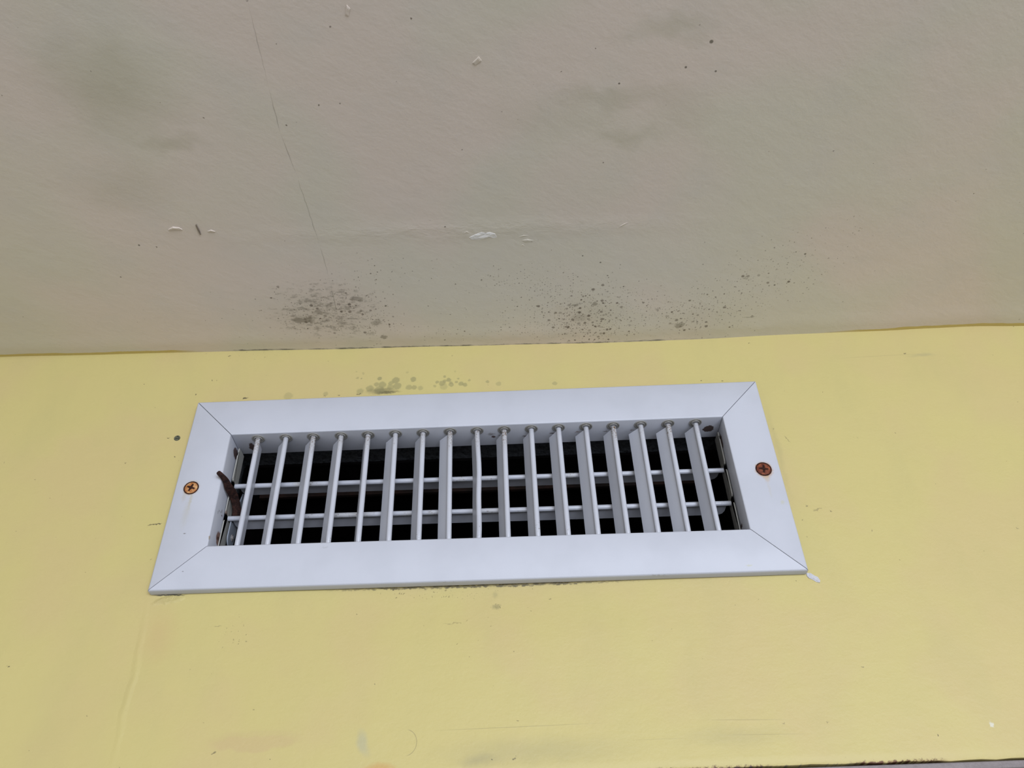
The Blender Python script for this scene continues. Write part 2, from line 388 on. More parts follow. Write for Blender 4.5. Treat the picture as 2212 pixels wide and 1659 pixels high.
def mat_white(name, marks=(), speck=None, rand=False, dirty=0.0, rough=0.33, tint=WHITE):
    t = NT(name, rough, 0.5)
    P = t.obj
    if rand:
        oi = t.n.new('ShaderNodeObjectInfo')
        P2 = t.vmath('ADD', P, t.vmath('SCALE', (3.1, 5.7, 1.3), scale=oi.outputs['Random']))
    else:
        P2 = P
    base = t.mix(tint, tuple(c * 0.95 for c in tint[:3]) + (1,), t.rng(t.noise(P2, 30, 3), 0.4, 0.7))
    J = t.jitter(P, 500, 0.003)
    for c, r, col, k, soft in marks:
        base = t.mix(base, col, t.math('MULTIPLY', t.ell(J, c, r, soft=soft), k))
    if speck == 'blade':
        sz = t.n.new('ShaderNodeSeparateXYZ'); t.l.new(P, sz.inputs[0])
        top = t.rng(sz.outputs[2], 0.020, 0.040); front = t.rng(sz.outputs[1], 0.004, 0.001)
        amt = t.math('MULTIPLY', t.math('MULTIPLY', top, front), t.rng(oi.outputs['Random'], 0.0, 0.6, 0.25, 1.0))
        base = t.mix(base, (0.30, 0.28, 0.245, 1), t.math('MULTIPLY', amt, 0.40))
        n = t.noise(P2, 1100, 2, 0.6)
        base = t.mix(base, (0.13, 0.085, 0.05, 1), t.math('MULTIPLY', t.rng(t.math('MULTIPLY_ADD', amt, 0.12, n), 0.66, 0.71), amt))
        bot = t.math('MULTIPLY', t.math('MULTIPLY', t.rng(sz.outputs[2], -0.026, -0.038), front), t.rng(t.noise(t.vmath('SCALE', (1, 1, 1), scale=t.math('MULTIPLY', oi.outputs['Random'], 91.0)), 1.0, 0), 0.50, 0.62))
        base = t.mix(base, (0.12, 0.08, 0.05, 1), t.math('MULTIPLY', t.rng(n, 0.64, 0.69), bot))
    if speck == 'bar':
        sy = t.n.new('ShaderNodeSeparateXYZ'); t.l.new(P, sy.inputs[0])
        front = t.rng(sy.outputs[1], 0.004, 0.0)
        patch = t.rng(t.noise(P2, 45, 2), 0.52, 0.66)
        n = t.noise(P2, 700, 3, 0.6)
        base = t.mix(base, (0.06, 0.035, 0.025, 1), t.math('MULTIPLY', t.math('MULTIPLY', t.rng(n, 0.60, 0.63), patch), front))
        base = t.mix(base, (0.32, 0.305, 0.27, 1), t.math('MULTIPLY', t.math('MULTIPLY', patch, 0.4), front))
    if dirty:
        n = t.noise(P2, 160, 4, 0.7)
        base = t.mix(base, (0.20, 0.19, 0.165, 1), t.rng(n, 0.5, 0.8, 0, dirty))
    t.col(base)
    t.bump(t.noise(P2, 900, 2, 0.5), 0.12, 0.0004)
    return t.m


def mat_rust(name, a, b, scale=700, rough=0.85):
    t = NT(name, rough, 0.2)
    n = t.noise(t.obj, scale, 5, 0.7)
    t.col(t.mix(a, b, t.rng(n, 0.35, 0.68)))
    t.bump(n, 0.7, 0.0008)
    return t.m


def mat_plain(name, col, rough=0.6, spec=0.3, var=0.2, scale=80, bump=0.0):
    t = NT(name, rough, spec)
    n = t.noise(t.obj, scale, 4, 0.65)
    t.col(t.mix(col, tuple(c * (1 - var) for c in col[:3]) + (1,), t.rng(n, 0.4, 0.7)))
    if bump: t.bump(n, bump, 0.003)
    return t.m


# ------------------------------------------------------------------ object helpers
def link(name, bm, mats, parent=None, loc=(0, 0, 0), smooth=False, bevel=None):
    me = bpy.data.meshes.new(name)
    bmesh.ops.recalc_face_normals(bm, faces=bm.faces)
    bm.to_mesh(me); bm.free()
    for m in (mats if isinstance(mats, (list, tuple)) else [mats]): me.materials.append(m)
    if smooth:
        for p in me.polygons: p.use_smooth = True
    o = bpy.data.objects.new(name, me); C.objects.link(o)
    o.location = loc
    if parent: o.parent = parent
    if bevel:
        b = o.modifiers.new('bevel', 'BEVEL'); b.width = bevel; b.segments = 2; b.limit_method = 'ANGLE'
    return o


def smooth_by_angle(o, deg=35):
    me = o.data
    for p in me.polygons: p.use_smooth = True
    bm = bmesh.new(); bm.from_mesh(me)
    for e in bm.edges:
        if len(e.link_faces) == 2 and e.calc_face_angle(0) > math.radians(deg): e.smooth = False
    bm.to_mesh(me); bm.free()


def box(bm, a, b):
    v = [bm.verts.new((x, y, z)) for z in (a[2], b[2]) for y in (a[1], b[1]) for x in (a[0], b[0])]
    for f in ((0, 1, 3, 2), (4, 6, 7, 5), (0, 4, 5, 1), (2, 3, 7, 6), (0, 2, 6, 4), (1, 5, 7, 3)):
        bm.faces.new([v[i] for i in f])
    return v


def prism(bm, pts, fn0, fn1):
    """closed polygon pts joined between two placements"""
    A = [bm.verts.new(fn0(p)) for p in pts]; B = [bm.verts.new(fn1(p)) for p in pts]
    n = len(pts)
    for i in range(n): bm.faces.new((A[i], A[(i + 1) % n], B[(i + 1) % n], B[i]))
    bm.faces.new(A); bm.faces.new(list(reversed(B)))


def lathe(bm, prof, axis='z', n=32, c=(0, 0, 0)):
    """revolve (r, h) profile round an axis"""
    rings = []
    for r, h in prof:
        ring = []
        for i in range(n):
            a = 2 * math.pi * i / n; u, v = r * math.cos(a), r * math.sin(a)
            p = {'z': (u, v, h), 'y': (u, h, v), 'x': (h, u, v)}[axis]
            ring.append(bm.verts.new((p[0] + c[0], p[1] + c[1], p[2] + c[2])))
        rings.append(ring)
    for a, b in zip(rings, rings[1:]):
        for i in range(n): bm.faces.new((a[i], a[(i + 1) % n], b[(i + 1) % n], b[i]))
    bm.faces.new(rings[0]); bm.faces.new(list(reversed(rings[-1])))


def interp(tab, x):
    if x <= tab[0][0]: return tab[0][1]
    for (x0, y0), (x1, y1) in zip(tab, tab[1:]):
        if x <= x1:
            f = (x - x0) / (x1 - x0)
            f = f * f * (3 - 2 * f)
            return y0 + (y1 - y0) * f
    return tab[-1][1]


# ------------------------------------------------------------------ setting: wall, ceiling, trim
M_ceiling = mat_ceiling()
M_wall = mat_wall()
M_mortar = mat_plain('grey_mortar', (0.080, 0.088, 0.098, 1), 0.9, 0.1, 0.5, 260, 0.9)
M_plaster = mat_plain('bare_plaster', (0.50, 0.50, 0.53, 1), 0.8, 0.2, 0.1, 500, 0.4)
M_trim = mat_plain('mauve_grey_paint', (0.205, 0.180, 0.180, 1), 0.5, 0.3, 0.18, 120, 0.3)
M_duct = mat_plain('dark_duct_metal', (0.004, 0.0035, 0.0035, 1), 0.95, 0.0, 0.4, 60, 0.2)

EDGE = [(-0.60, 0.1285), (-0.364, 0.1279), (-0.276, 0.12626), (-0.1876, 0.12554), (-0.0747, 0.12371), (0.0238, 0.12205),
        (0.094, 0.1212), (0.1643, 0.1217), (0.235, 0.1231), (0.3055, 0.12345), (0.348, 0.12465), (0.377, 0.1253), (0.416, 0.124), (0.60, 0.124)]
WALL_Y = 0.0062


def wall_y(x, z):
    y = WALL_Y + 0.0004 * math.sin(x * 23 + 1.3) * math.cos(z * 31)
    y += 0.0018 * math.exp(-((x - 0.0) / 0.085) ** 2) * math.exp(-((z + 0.078) / 0.022) ** 2)
    y += 0.0012 * math.exp(-((x + 0.25) / 0.04) ** 2) * math.exp(-((z + 0.14) / 0.05) ** 2)
    return y


def build_wall():
    bm = bmesh.new()
    HX, HZ = 0.176, 0.0485
    xs = sorted(set([round(-1.2 + i * 0.05, 4) for i in range(14)] + [round(-0.55 + i * 0.008, 4) for i in range(138)] +
                    [round(0.55 + i * 0.05, 4) for i in range(14)] + [-HX, HX]))
    xs = [x for x in xs if min(abs(x - HX), abs(x + HX)) > 0.003 or x in (-HX, HX)]
    zs = sorted(set([-0.1815, -0.180] + [round(-0.176 + i * 0.008, 4) for i in range(41)] + [-HZ, HZ]))
    zs = [z for z in zs if min(abs(z - HZ), abs(z + HZ)) > 0.003 or z in (-HZ, HZ)]
    zs = [z for z in zs if z <= 0.15]
    G = {}; Bk = {}
    rnd = random.Random(3)
    drop = {x: rnd.uniform(-0.0004, 0.0004) for x in xs}
    for i, x in enumerate(xs):
        for j, z in enumerate(zs):
            zz = z + (drop[x] - 0.0035 * (x - 0.24) * 0.2 if j == 0 else 0)
            yy = wall_y(x, z) + (0.0006 if j == 0 else 0)
            G[i, j] = bm.verts.new((x, yy, zz)); Bk[i, j] = bm.verts.new((x, 0.12, zz))
    hole = lambda i, j: -HX <= (xs[i] + xs[i + 1]) / 2 <= HX and -HZ <= (zs[j] + zs[j + 1]) / 2 <= HZ
    cells = {(i, j) for i in range(len(xs) - 1) for j in range(len(zs) - 1) if not hole(i, j)}
    for i, j in cells:
        bm.faces.new((G[i, j], G[i + 1, j], G[i + 1, j + 1], G[i, j + 1]))
        bm.faces.new((Bk[i, j], Bk[i, j + 1], Bk[i + 1, j + 1], Bk[i + 1, j]))
        for (di, dj, a, b) in ((0, -1, (i, j), (i + 1, j)), (1, 0, (i + 1, j), (i + 1, j + 1)),
                               (0, 1, (i + 1, j + 1), (i, j + 1)), (-1, 0, (i, j + 1), (i, j))):
            if (i + di, j + dj) not in cells:
                f = bm.faces.new((G[a], G[b], Bk[b], Bk[a]))
                inside = 0 <= i + di < len(xs) - 1 and 0 <= j + dj < len(zs) - 1
                if inside: f.material_index = 1
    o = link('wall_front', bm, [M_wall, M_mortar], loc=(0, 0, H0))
    smooth_by_angle(o, 30)
    o['kind'] = 'structure'
    return o


wall = build_wall()


def build_ceiling():
    bm = bmesh.new()
    xs = sorted(set([round(-1.6 + i * 0.1, 4) for i in range(12)] + [round(-0.5 + i * 0.01, 4) for i in range(101)] + [round(0.5 + i * 0.1, 4) for i in range(12)]))
    ys = [0.0066, 0.003, -0.001, -0.006, -0.012, -0.02, -0.03, -0.045, -0.06, -0.08, -0.10, -0.13, -0.17, -0.22, -0.28, -0.35, -0.5, -0.8, -1.3, -2.0]
    G = []
    for x in xs:
        row = []
        for y in ys:
            b = math.exp(-(-(y - 0.0066)) / 0.06)
            z = interp(EDGE, x) * b + 0.1235 * (1 - b) - 0.0012 * math.exp(-((y + 0.005) / 0.006) ** 2) * 0.3
            z += 0.0005 * mnoise.noise(Vector((x * 9, y * 14, 0))) * (1 - b)
            row.append((bm.verts.new((x, y, z)), bm.verts.new((x, y, 0.17))))
        G.append(row)
    nx, ny = len(xs), len(ys)
    for i in range(nx - 1):
        for j in range(ny - 1):
            bm.faces.new((G[i][j][0], G[i][j + 1][0], G[i + 1][j + 1][0], G[i + 1][j][0]))
            bm.faces.new((G[i][j][1], G[i + 1][j][1], G[i + 1][j + 1][1], G[i][j + 1][1]))
    for i in range(nx - 1):
        for j in (0, ny - 1): bm.faces.new((G[i][j][0], G[i + 1][j][0], G[i + 1][j][1], G[i][j][1]))
    for j in range(ny - 1):
        for i in (0, nx - 1): bm.faces.new((G[i][j][0], G[i][j + 1][0], G[i][j + 1][1], G[i][j][1]))
    o = link('ceiling', bm, M_ceiling, loc=(0, 0, H0))
    smooth_by_angle(o, 30)
    o['kind'] = 'structure'
    return o


ceiling = build_ceiling()


def flake(name, parent, outline, z0, mat, lift=0.0006, plane='xy', y0=0.0):
    """lifted chip of paint: irregular outline, thin, slightly domed"""
    bm = bmesh.new()
    cx = sum(p[0] for p in outline) / len(outline); cy = sum(p[1] for p in outline) / len(outline)
    def P(u, v, d):
        return (u, v, z0 - d) if plane == 'xy' else (u, y0 - d, v)
    rings = []
    for s, d in ((1.0, 0.0), (0.97, lift), (0.6, lift * 1.25)):
        rings.append([bm.verts.new(P(cx + (p[0] - cx) * s, cy + (p[1] - cy) * s, d * (1 + 0.3 * math.sin(k * 1.7)))) for k, p in enumerate(outline)])
    n = len(outline)
    for a, b in zip(rings, rings[1:]):
        for i in range(n): bm.faces.new((a[i], a[(i + 1) % n], b[(i + 1) % n], b[i]))
    bm.faces.new(rings[-1]); bm.faces.new(list(reversed(rings[0])))
    return link(name, bm, mat, parent)


M_flake = mat_plain('pale_ceiling_paint', (0.74, 0.73, 0.71, 1), 0.5, 0.3, 0.1, 200, 0.2)
zc = 0.1236
f = flake('peeling_paint_flake', ceiling, [(-0.0005, -0.1005), (0.004, -0.1030), (0.008, -0.1048), (0.011, -0.1040), (0.0135, -0.1045), (0.0170, -0.1030),
          (0.0185, -0.0998), (0.0165, -0.0992), (0.0140, -0.1008), (0.0095, -0.0990), (0.005, -0.0980), (0.001, -0.0985)], zc, M_flake, 0.0005)
f['label'] = 'largest pale curled flake of ceiling paint'
for out, lf in (([(0.034, -0.0965), (0.038, -0.0975), (0.0425, -0.0962), (0.0435, -0.0948), (0.040, -0.0955), (0.036, -0.0955)], 0.0011),
                ([(0.0325, -0.0995), (0.0355, -0.1010), (0.0390, -0.1005), (0.0360, -0.0998)], 0.0010),
                ([(0.0335, -0.0920), (0.0350, -0.0930), (0.0370, -0.0915), (0.0355, -0.0910)], 0.0009),
                ([(-0.1935, -0.1155), (-0.190, -0.1175), (-0.186, -0.1168), (-0.1845, -0.1150), (-0.1880, -0.1160)], 0.0011),
                ([(-0.0035, -0.1045), (-0.0015, -0.1060), (0.0005, -0.1040), (-0.0015, -0.1040)], 0.0008),
                ([(0.0090, -0.2240), (0.0125, -0.2275), (0.0140, -0.2250), (0.0105, -0.2225)], 0.0012),
                ([(-0.0550, -0.2530), (-0.0535, -0.2580), (-0.0520, -0.2560), (-0.0535, -0.2520)], 0.0010),
                ([(0.098, -0.1050), (0.1010, -0.1075), (0.1040, -0.1090), (0.1015, -0.1060)], 0.0009),
                ([(-0.1690, -0.1130), (-0.1665, -0.1140), (-0.1640, -0.1125), (-0.1665, -0.1120)], 0.0008)):
    flake('peeling_paint_flake', ceiling, out, zc, M_ceiling, lf * 0.45)
M_crack = mat_plain('dark_crack', (0.24, 0.20, 0.16, 1), 0.9, 0.1, 0.3, 500)
flake('paint_crack', ceiling, [(-0.1750, -0.1185), (-0.1743, -0.1190), (-0.1738, -0.1140), (-0.1739, -0.1105), (-0.1745, -0.1100), (-0.1749, -0.1140)], zc, M_crack, 0.0004)['label'] = 'short dark split in the paint'

# bare plaster where the yellow paint has broken away, and the drilled hole left of the vent
flake('chipped_plaster', wall, [(0.2003, -0.0722), (0.2030, -0.0727), (0.2052, -0.0745), (0.2068, -0.0752), (0.2077, -0.0778), (0.2070, -0.0792),
      (0.2050, -0.0785), (0.2030, -0.0768), (0.2012, -0.0760), (0.2003, -0.0745)], 0, M_plaster, 0.0006, 'xz', WALL_Y + 0.0003)['label'] = 'white bare plaster patch'
bm = bmesh.new()
lathe(bm, [(0.0022, 0.0), (0.0021, -0.0007), (0.0014, -0.0009), (0.0008, -0.0004)], 'y', 18, (-0.2108, WALL_Y + 0.0003, 0.0455))
link('filled_hole', bm, mat_plain('grey_filler', (0.16, 0.16, 0.11, 1), 0.9, 0.1, 0.8, 700, 0.8), wall)['label'] = 'small dark filled hole'

bm = bmesh.new()
box(bm, (-1.2, 0.0082, -0.1860), (1.2, 0.12, -0.1822))
o = link('trim_1', bm, M_trim, loc=(0, 0, H0), bevel=0.0006)
o['kind'] = 'structure'

# ------------------------------------------------------------------ duct
duct = bpy.data.objects.new('air_duct', None); C.objects.link(duct); duct.location = (0, 0.12, H0)
duct['label'] = 'dark sheet metal air duct opening seen through the slats of the white vent'
duct['category'] = 'duct'
bm = bmesh.new()
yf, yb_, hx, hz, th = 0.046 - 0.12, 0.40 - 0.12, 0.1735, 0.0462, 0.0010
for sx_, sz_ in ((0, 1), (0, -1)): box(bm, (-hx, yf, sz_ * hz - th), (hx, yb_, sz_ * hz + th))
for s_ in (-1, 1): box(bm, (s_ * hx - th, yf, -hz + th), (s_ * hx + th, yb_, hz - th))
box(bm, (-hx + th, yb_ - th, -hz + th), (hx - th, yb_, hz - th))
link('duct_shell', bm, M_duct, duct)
bm = bmesh.new()
box(bm, (-hx + th, 0.083 - 0.12, hz - 0.0045), (hx - th, 0.086 - 0.12, hz - th))
box(bm, (-hx + th, 0.083 - 0.12, -hz + th), (hx - th, 0.086 - 0.12, -hz + 0.0045))
link('rusty_seam', bm, mat_rust('dark_rust', (0.004, 0.002, 0.001, 1), (0.016, 0.006, 0.003, 1), 60), duct)['label'] = 'brown rusty seam inside'

# ------------------------------------------------------------------ the vent
vent = bpy.data.objects.new('air_vent', None); C.objects.link(vent); vent.location = (0, 0, H0)
vent['label'] = 'white metal air vent grille with rusty screws set in the yellow wall'
vent['category'] = 'vent'

RUSTD = (0.045, 0.016, 0.010, 1); RUSTM = (0.13, 0.055, 0.03, 1)
GREY = (0.296, 0.289, 0.266, 1)
marks_top = [((0.1623, 0.0140, 0.0433), (0.0042, 0.0040, 0.006), (0.037, 0.018, 0.011, 1), 0.95, 0.15),
             ((-0.1605, 0.0155, 0.0433), (0.0020, 0.0052, 0.006), RUSTD, 0.95, 0.2),
             ((0.0090, 0.0110, 0.0433), (0.0040, 0.0022, 0.006), (0.074, 0.052, 0.037, 1), 0.6, 0.9),
             ((0.0105, 0.0140, 0.0433), (0.0022, 0.0012, 0.006), RUSTD, 0.9, 0.4),
             ((0.0160, 0.0130, 0.0433), (0.0030, 0.0009, 0.006), RUSTD, 0.8, 0.5),
             ((0.0330, 0.0145, 0.0433), (0.0030, 0.0010, 0.006), RUSTD, 0.7, 0.5),
             ((0.0520, 0.0125, 0.0433), (0.0028, 0.0008, 0.006), RUSTD, 0.7, 0.5),
             ((0.0700, 0.0120, 0.0433), (0.0028, 0.0010, 0.006), RUSTM, 0.6, 0.6),
             ((0.0890, 0.0125, 0.0433), (0.0022, 0.0008, 0.006), RUSTD, 0.6, 0.5),
             ((0.1080, 0.0120, 0.0433), (0.0022, 0.0008, 0.006), RUSTD, 0.6, 0.5)]
marks_left = [((-0.18923, 0, 0.0002), (0.0064, 0.01, 0.0068), (0.370, 0.266, 0.148, 1), 0.75, 0.45),
              ((-0.1878, 0, -0.0085), (0.0013, 0.01, 0.0130), (0.370, 0.333, 0.222, 1), 0.50, 0.9),
              ((-0.1925, 0, -0.0065), (0.0022, 0.01, 0.0055), (0.370, 0.326, 0.237, 1), 0.35, 1.0),
              ((-0.1885, 0, -0.0190), (0.0035, 0.01, 0.0160), (0.385, 0.370, 0.311, 1), 0.35, 1.0),
              ((-0.1860, 0, -0.0335), (0.0014, 0.01, 0.0004), (0.074, 0.059, 0.037, 1), 0.8, 0.6),
              ((-0.1703, 0.0150, 0.0368), (0.006, 0.0058, 0.0046), RUSTD, 0.95, 0.3),
              ((-0.1700, 0.0155, -0.0300), (0.006, 0.0056, 0.0052), RUSTM, 0.9, 0.3),
              ((-0.1700, 0.0160, -0.0300), (0.006, 0.0050, 0.0014), RUSTD, 0.9, 0.3),
              ((-0.1703, 0.0080, -0.0135), (0.006, 0.0030, 0.0004), RUSTD, 0.8, 0.5),
              ((-0.1703, 0.0115, -0.0110), (0.006, 0.0006, 0.0020), RUSTD, 0.8, 0.5),
              ((-0.1703, 0.0060, -0.0160), (0.006, 0.0006, 0.0012), RUSTD, 0.7, 0.5),
              ((-0.1703, 0.0130, -0.0140), (0.006, 0.0012, 0.0008), RUSTD, 0.8, 0.5),
              ((-0.1695, 0.0005, -0.0365), (0.0007, 0.0012, 0.0025), (0.259, 0.207, 0.133, 1), 0.8, 0.5)]
marks_right = [((0.18895, 0, -0.0008), (0.0068, 0.01, 0.0072), (0.370, 0.200, 0.074, 1), 0.85, 0.40),
               ((0.1893, 0, -0.0070), (0.0028, 0.01, 0.0050), (0.429, 0.311, 0.192, 1), 0.65, 0.9),
               ((0.1893, 0, -0.0160), (0.0012, 0.01, 0.0100), (0.407, 0.392, 0.355, 1), 0.45, 1.0),
               ((0.1955, 0, -0.0260), (0.0018, 0.01, 0.0020), (0.414, 0.414, 0.333, 1), 0.6, 0.6),
               ((0.1703, 0.0150, 0.0335), (0.006, 0.0026, 0.0070), RUSTD, 0.95, 0.3),
               ((0.1703, 0.0160, -0.0335), (0.006, 0.0030, 0.0014), RUSTD, 0.9, 0.4)]
marks_bot = [((0.11, 0.0, -0.0735), (0.010, 0.003, 0.0008), (0.185, 0.163, 0.118, 1), 0.5, 0.9),
             ((0.165, 0.0, -0.0690), (0.0025, 0.01, 0.0008), (0.414, 0.414, 0.296, 1), 0.6, 0.6),
             ((-0.02, 0.0, -0.0733), (0.020, 0.002, 0.0006), (0.222, 0.200, 0.148, 1), 0.5, 0.8),
             ((-0.1815, 0, -0.0600), (0.0005, 0.01, 0.0005), (0.089, 0.074, 0.059, 1), 0.8, 0.4),
             ((-0.0955, 0, -0.0470), (0.0032, 0.01, 0.0008), (0.333, 0.340, 0.370, 1), 0.6, 0.8)]

O_ = [(-0.20003, 0.07223), (0.19962, 0.07427), (0.20013, -0.07349), (-0.20026, -0.07212)]
I_ = [(-0.17083, 0.04262), (0.16999, 0.04358), (0.17072, -0.04420), (-0.16975, -0.04287)]
PROF = [(0, .0056), (0, .0010), (.0003, .0003), (.0010, 0), (.0288, 0), (.0294, .0002), (.0297, .0008), (.0297, .0240),
        (.0285, .0240), (.0285, .0014), (.0012, .0014), (.0012, .0056)]
names = ('top', 'right', 'bottom', 'left')
mk = (marks_top, marks_right, marks_bot, marks_left)
for k in range(4):
    a, b = k, (k + 1) % 4
    def place(idx, other, u, y):
        s = u / 0.0297
        x = O_[idx][0] + (I_[idx][0] - O_[idx][0]) * s; z = O_[idx][1] + (I_[idx][1] - O_[idx][1]) * s
        d = Vector((O_[other][0] - O_[idx][0], O_[other][1] - O_[idx][1])).normalized()
        g = 0.00028
        return (x + d.x * g, y, z + d.y * g)
    bm = bmesh.new()
    prism(bm, PROF, lambda p: place(a, b, *p), lambda p: place(b, a, *p))
    bmesh.ops.triangulate(bm, faces=[f for f in bm.faces if len(f.verts) > 4])
    r = link('frame_rail', bm, mat_white('white_frame_' + names[k], mk[k], rough=0.52), vent)
    smooth_by_angle(r, 50)
    if k == 1: r['label'] = 'right rail with a dark red rusty screw'
    if k == 3: r['label'] = 'left rail with an orange rusty screw and rust streak'

# vertical blades
M_blade = mat_white('white_blade', speck='blade', rand=True, rough=0.35)
M_bar = mat_white('white_cross_bar', speck='bar', rand=True, rough=0.35)
M_ring = mat_white('white_bushing', rough=0.45, tint=(0.27, 0.265, 0.25, 1), dirty=0.5, rand=True)


def blade_mesh(bow=0.0):
    bm = bmesh.new()
    n, r = 20, 0.00174
    zs = [-0.0425, -0.0422] + [-0.042 + 0.084 * i / 10 for i in range(1, 10)] + [0.0422, 0.0425]
    rings = []
    for i, z in enumerate(zs):
        rr = r * (0.88 if i in (0, len(zs) - 1) else 1)
        bx = bow * (1 - (z / 0.0425) ** 2) * (1 + 0.5 * math.sin(z * 120))
        rings.append([bm.verts.new((rr * math.cos(2 * math.pi * k / n) + bx, rr * math.sin(2 * math.pi * k / n), z)) for k in range(n)])
    for a, b in zip(rings, rings[1:]):
        for k in range(n): bm.faces.new((a[k], a[(k + 1) % n], b[(k + 1) % n], b[k]))
    bm.faces.new(rings[0]); bm.faces.new(list(reversed(rings[-1])))
    # fin
    t2 = 0.00045
    cols = []
    zf = [-0.0415] + zs[2:-2] + [0.0415]
    for z in zf:
        bx = bow * (1 - (z / 0.0425) ** 2) * (1 + 0.5 * math.sin(z * 120))
        cols.append([bm.verts.new(p) for p in ((-t2 + bx, 0.0010, z), (t2 + bx, 0.0010, z), (t2 + bx * .6, 0.0113, z), (bx * .6, 0.0118, z), (-t2 + bx * .6, 0.0113, z))])
    for a, b in zip(cols, cols[1:]):
        for k in range(5): bm.faces.new((a[k], a[(k + 1) % 5], b[(k + 1) % 5], b[k]))
    bm.faces.new(cols[0]); bm.faces.new(list(reversed(cols[-1])))
    return bm


XS = [-0.15348, -0.13411, -0.11485, -0.09559, -0.0766, -0.05737, -0.03825, -0.01922, -0.00028, 0.01856, 0.0375, 0.05667, 0.07574, 0.09471, 0.11393, 0.13306, 0.15234]
TH = [0.06, 0.647, 0.655, 0.637, 0.404, 0.705, 0.568, 0.732, 0.366, 0.503, 0.502, 0.58, 0.649, 0.569, 0.717, 0.709, 0.576]
TL = [-0.0022, -0.0012, -0.0051, -0.0017, -0.0053, -0.0099, -0.0068, -0.0108, -0.0116, -0.0097, -0.0099, -0.014, -0.0129, -0.0088, -0.0133, -0.01, -0.0115]
YB = 0.0062
bl0 = link('vertical_blade', blade_mesh(), M_blade, vent); smooth_by_angle(bl0, 40)
bm = bmesh.new()
lathe(bm, [(0.0046, 0.0002), (0.0045, -0.0003), (0.0039, -0.0005), (0.0036, -0.0001), (0.0031, -0.0001), (0.0028, -0.0007), (0.0022, -0.0007), (0.0020, 0.0001)], 'z', 32)
rg0 = link('pivot_bushing', bm, M_ring, bl0); smooth_by_angle(rg0, 60)
bowed = None
for i, (x, a, t) in enumerate(zip(XS, TH, TL)):
    if i == 0:
        b, rt = bl0, rg0
        rb = rg0.copy(); C.objects.link(rb); rb.parent = b
    else:
        b = bl0.copy(); C.objects.link(b); b.parent = vent
        rt = rg0.copy(); C.objects.link(rt); rt.parent = b
        rb = rg0.copy(); C.objects.link(rb); rb.parent = b
        if i == 8:
            bb = blade_mesh(0.0007); me = bpy.data.meshes.new('bowed_blade')
            bmesh.ops.recalc_face_normals(bb, faces=bb.faces); bb.to_mesh(me); bb.free(); me.materials.append(M_blade)
            b.data = me; smooth_by_angle(b, 40)
            b['label'] = 'slightly bowed slat'
    zc_ = (0.04262 + 0.00096 * (x + 0.17) / 0.34 - 0.04287 - 0.00133 * (x + 0.17) / 0.34) / 2
    b.location = (x, YB, zc_)
    b.rotation_euler = (0, t, a)
    hz_ = (0.04262 + 0.00096 * (x + 0.17) / 0.34 + 0.04287 + 0.00133 * (x + 0.17) / 0.34) / 2
    rt.location = (0, 0, hz_ + 0.00005)
    rb.location = (0, 0, -hz_ - 0.00005); rb.rotation_euler = (math.pi, 0, 0)

# horizontal blades behind
def bar_mesh(L):
    bm = bmesh.new()
    n, r = 18, 0.00172
    lathe(bm, [(r * .5, -L), (r, -L + 0.0008), (r, L - 0.0008), (r * .5, L)], 'x', n)
    t2 = 0.00045; s = L - 0.0035
    prism(bm, [(-s, 0.0010), (s, 0.0010), (s - 0.0004, 0.0075), (s - 0.0016, 0.0103), (s - 0.0042, 0.0118), (-s + 0.0042, 0.0118), (-s + 0.0016, 0.0103), (-s + 0.0004, 0.0075)],
          lambda p: (p[0], p[1], -t2), lambda p: (p[0], p[1], t2))
    return bm


for z0, z1, tilt in ((0.01373, 0.01327, 0.05), (-0.0115, -0.01291, -0.12)):
    L = 0.1695
    o = link('horizontal_blade', bar_mesh(L), M_bar, vent)
    smooth_by_angle(o, 40)
    o.location = (0, 0.0215, (z0 + z1) / 2)
    o.rotation_euler = (tilt, math.atan2(z0 - z1, 2 * L), 0)

# side brackets: long folded plates with rounded tabs between the pivots
M_brk = mat_white('dull_bracket_paint', rough=0.5, tint=(0.30, 0.295, 0.27, 1), dirty=0.3,
                  marks=[((-0.169, 0.0165, -0.0100), (0.002, 0.0030, 0.0022), RUSTM, 0.7, 0.8)])
TAB = [(0.0262, 0.0420), (0.0262, -0.0420), (0.0158, -0.0420), (0.0158, -0.0165), (0.0165, -0.0152), (0.0195, -0.0142), (0.0205, -0.0122), (0.0195, -0.0106),
       (0.0165, -0.0103), (0.0154, -0.0090), (0.0154, 0.0095), (0.0165, 0.0110), (0.0195, 0.0118), (0.0205, 0.0135), (0.0195, 0.0150),
       (0.0165, 0.0155), (0.0154, 0.0172), (0.0154, 0.0355), (0.0165, 0.0362), (0.0165, 0.0380), (0.0156, 0.0386), (0.0156, 0.0415), (0.0175, 0.0420)]
for s_ in (-1, 1):
    bm = bmesh.new()
    prism(bm, TAB, lambda p: (s_ * 0.1688, p[0], p[1]), lambda p: (s_ * 0.1696, p[0], p[1]))
    bmesh.ops.triangulate(bm, faces=[f for f in bm.faces if len(f.verts) > 4])
    link('side_bracket', bm, M_brk, vent, bevel=0.00018)

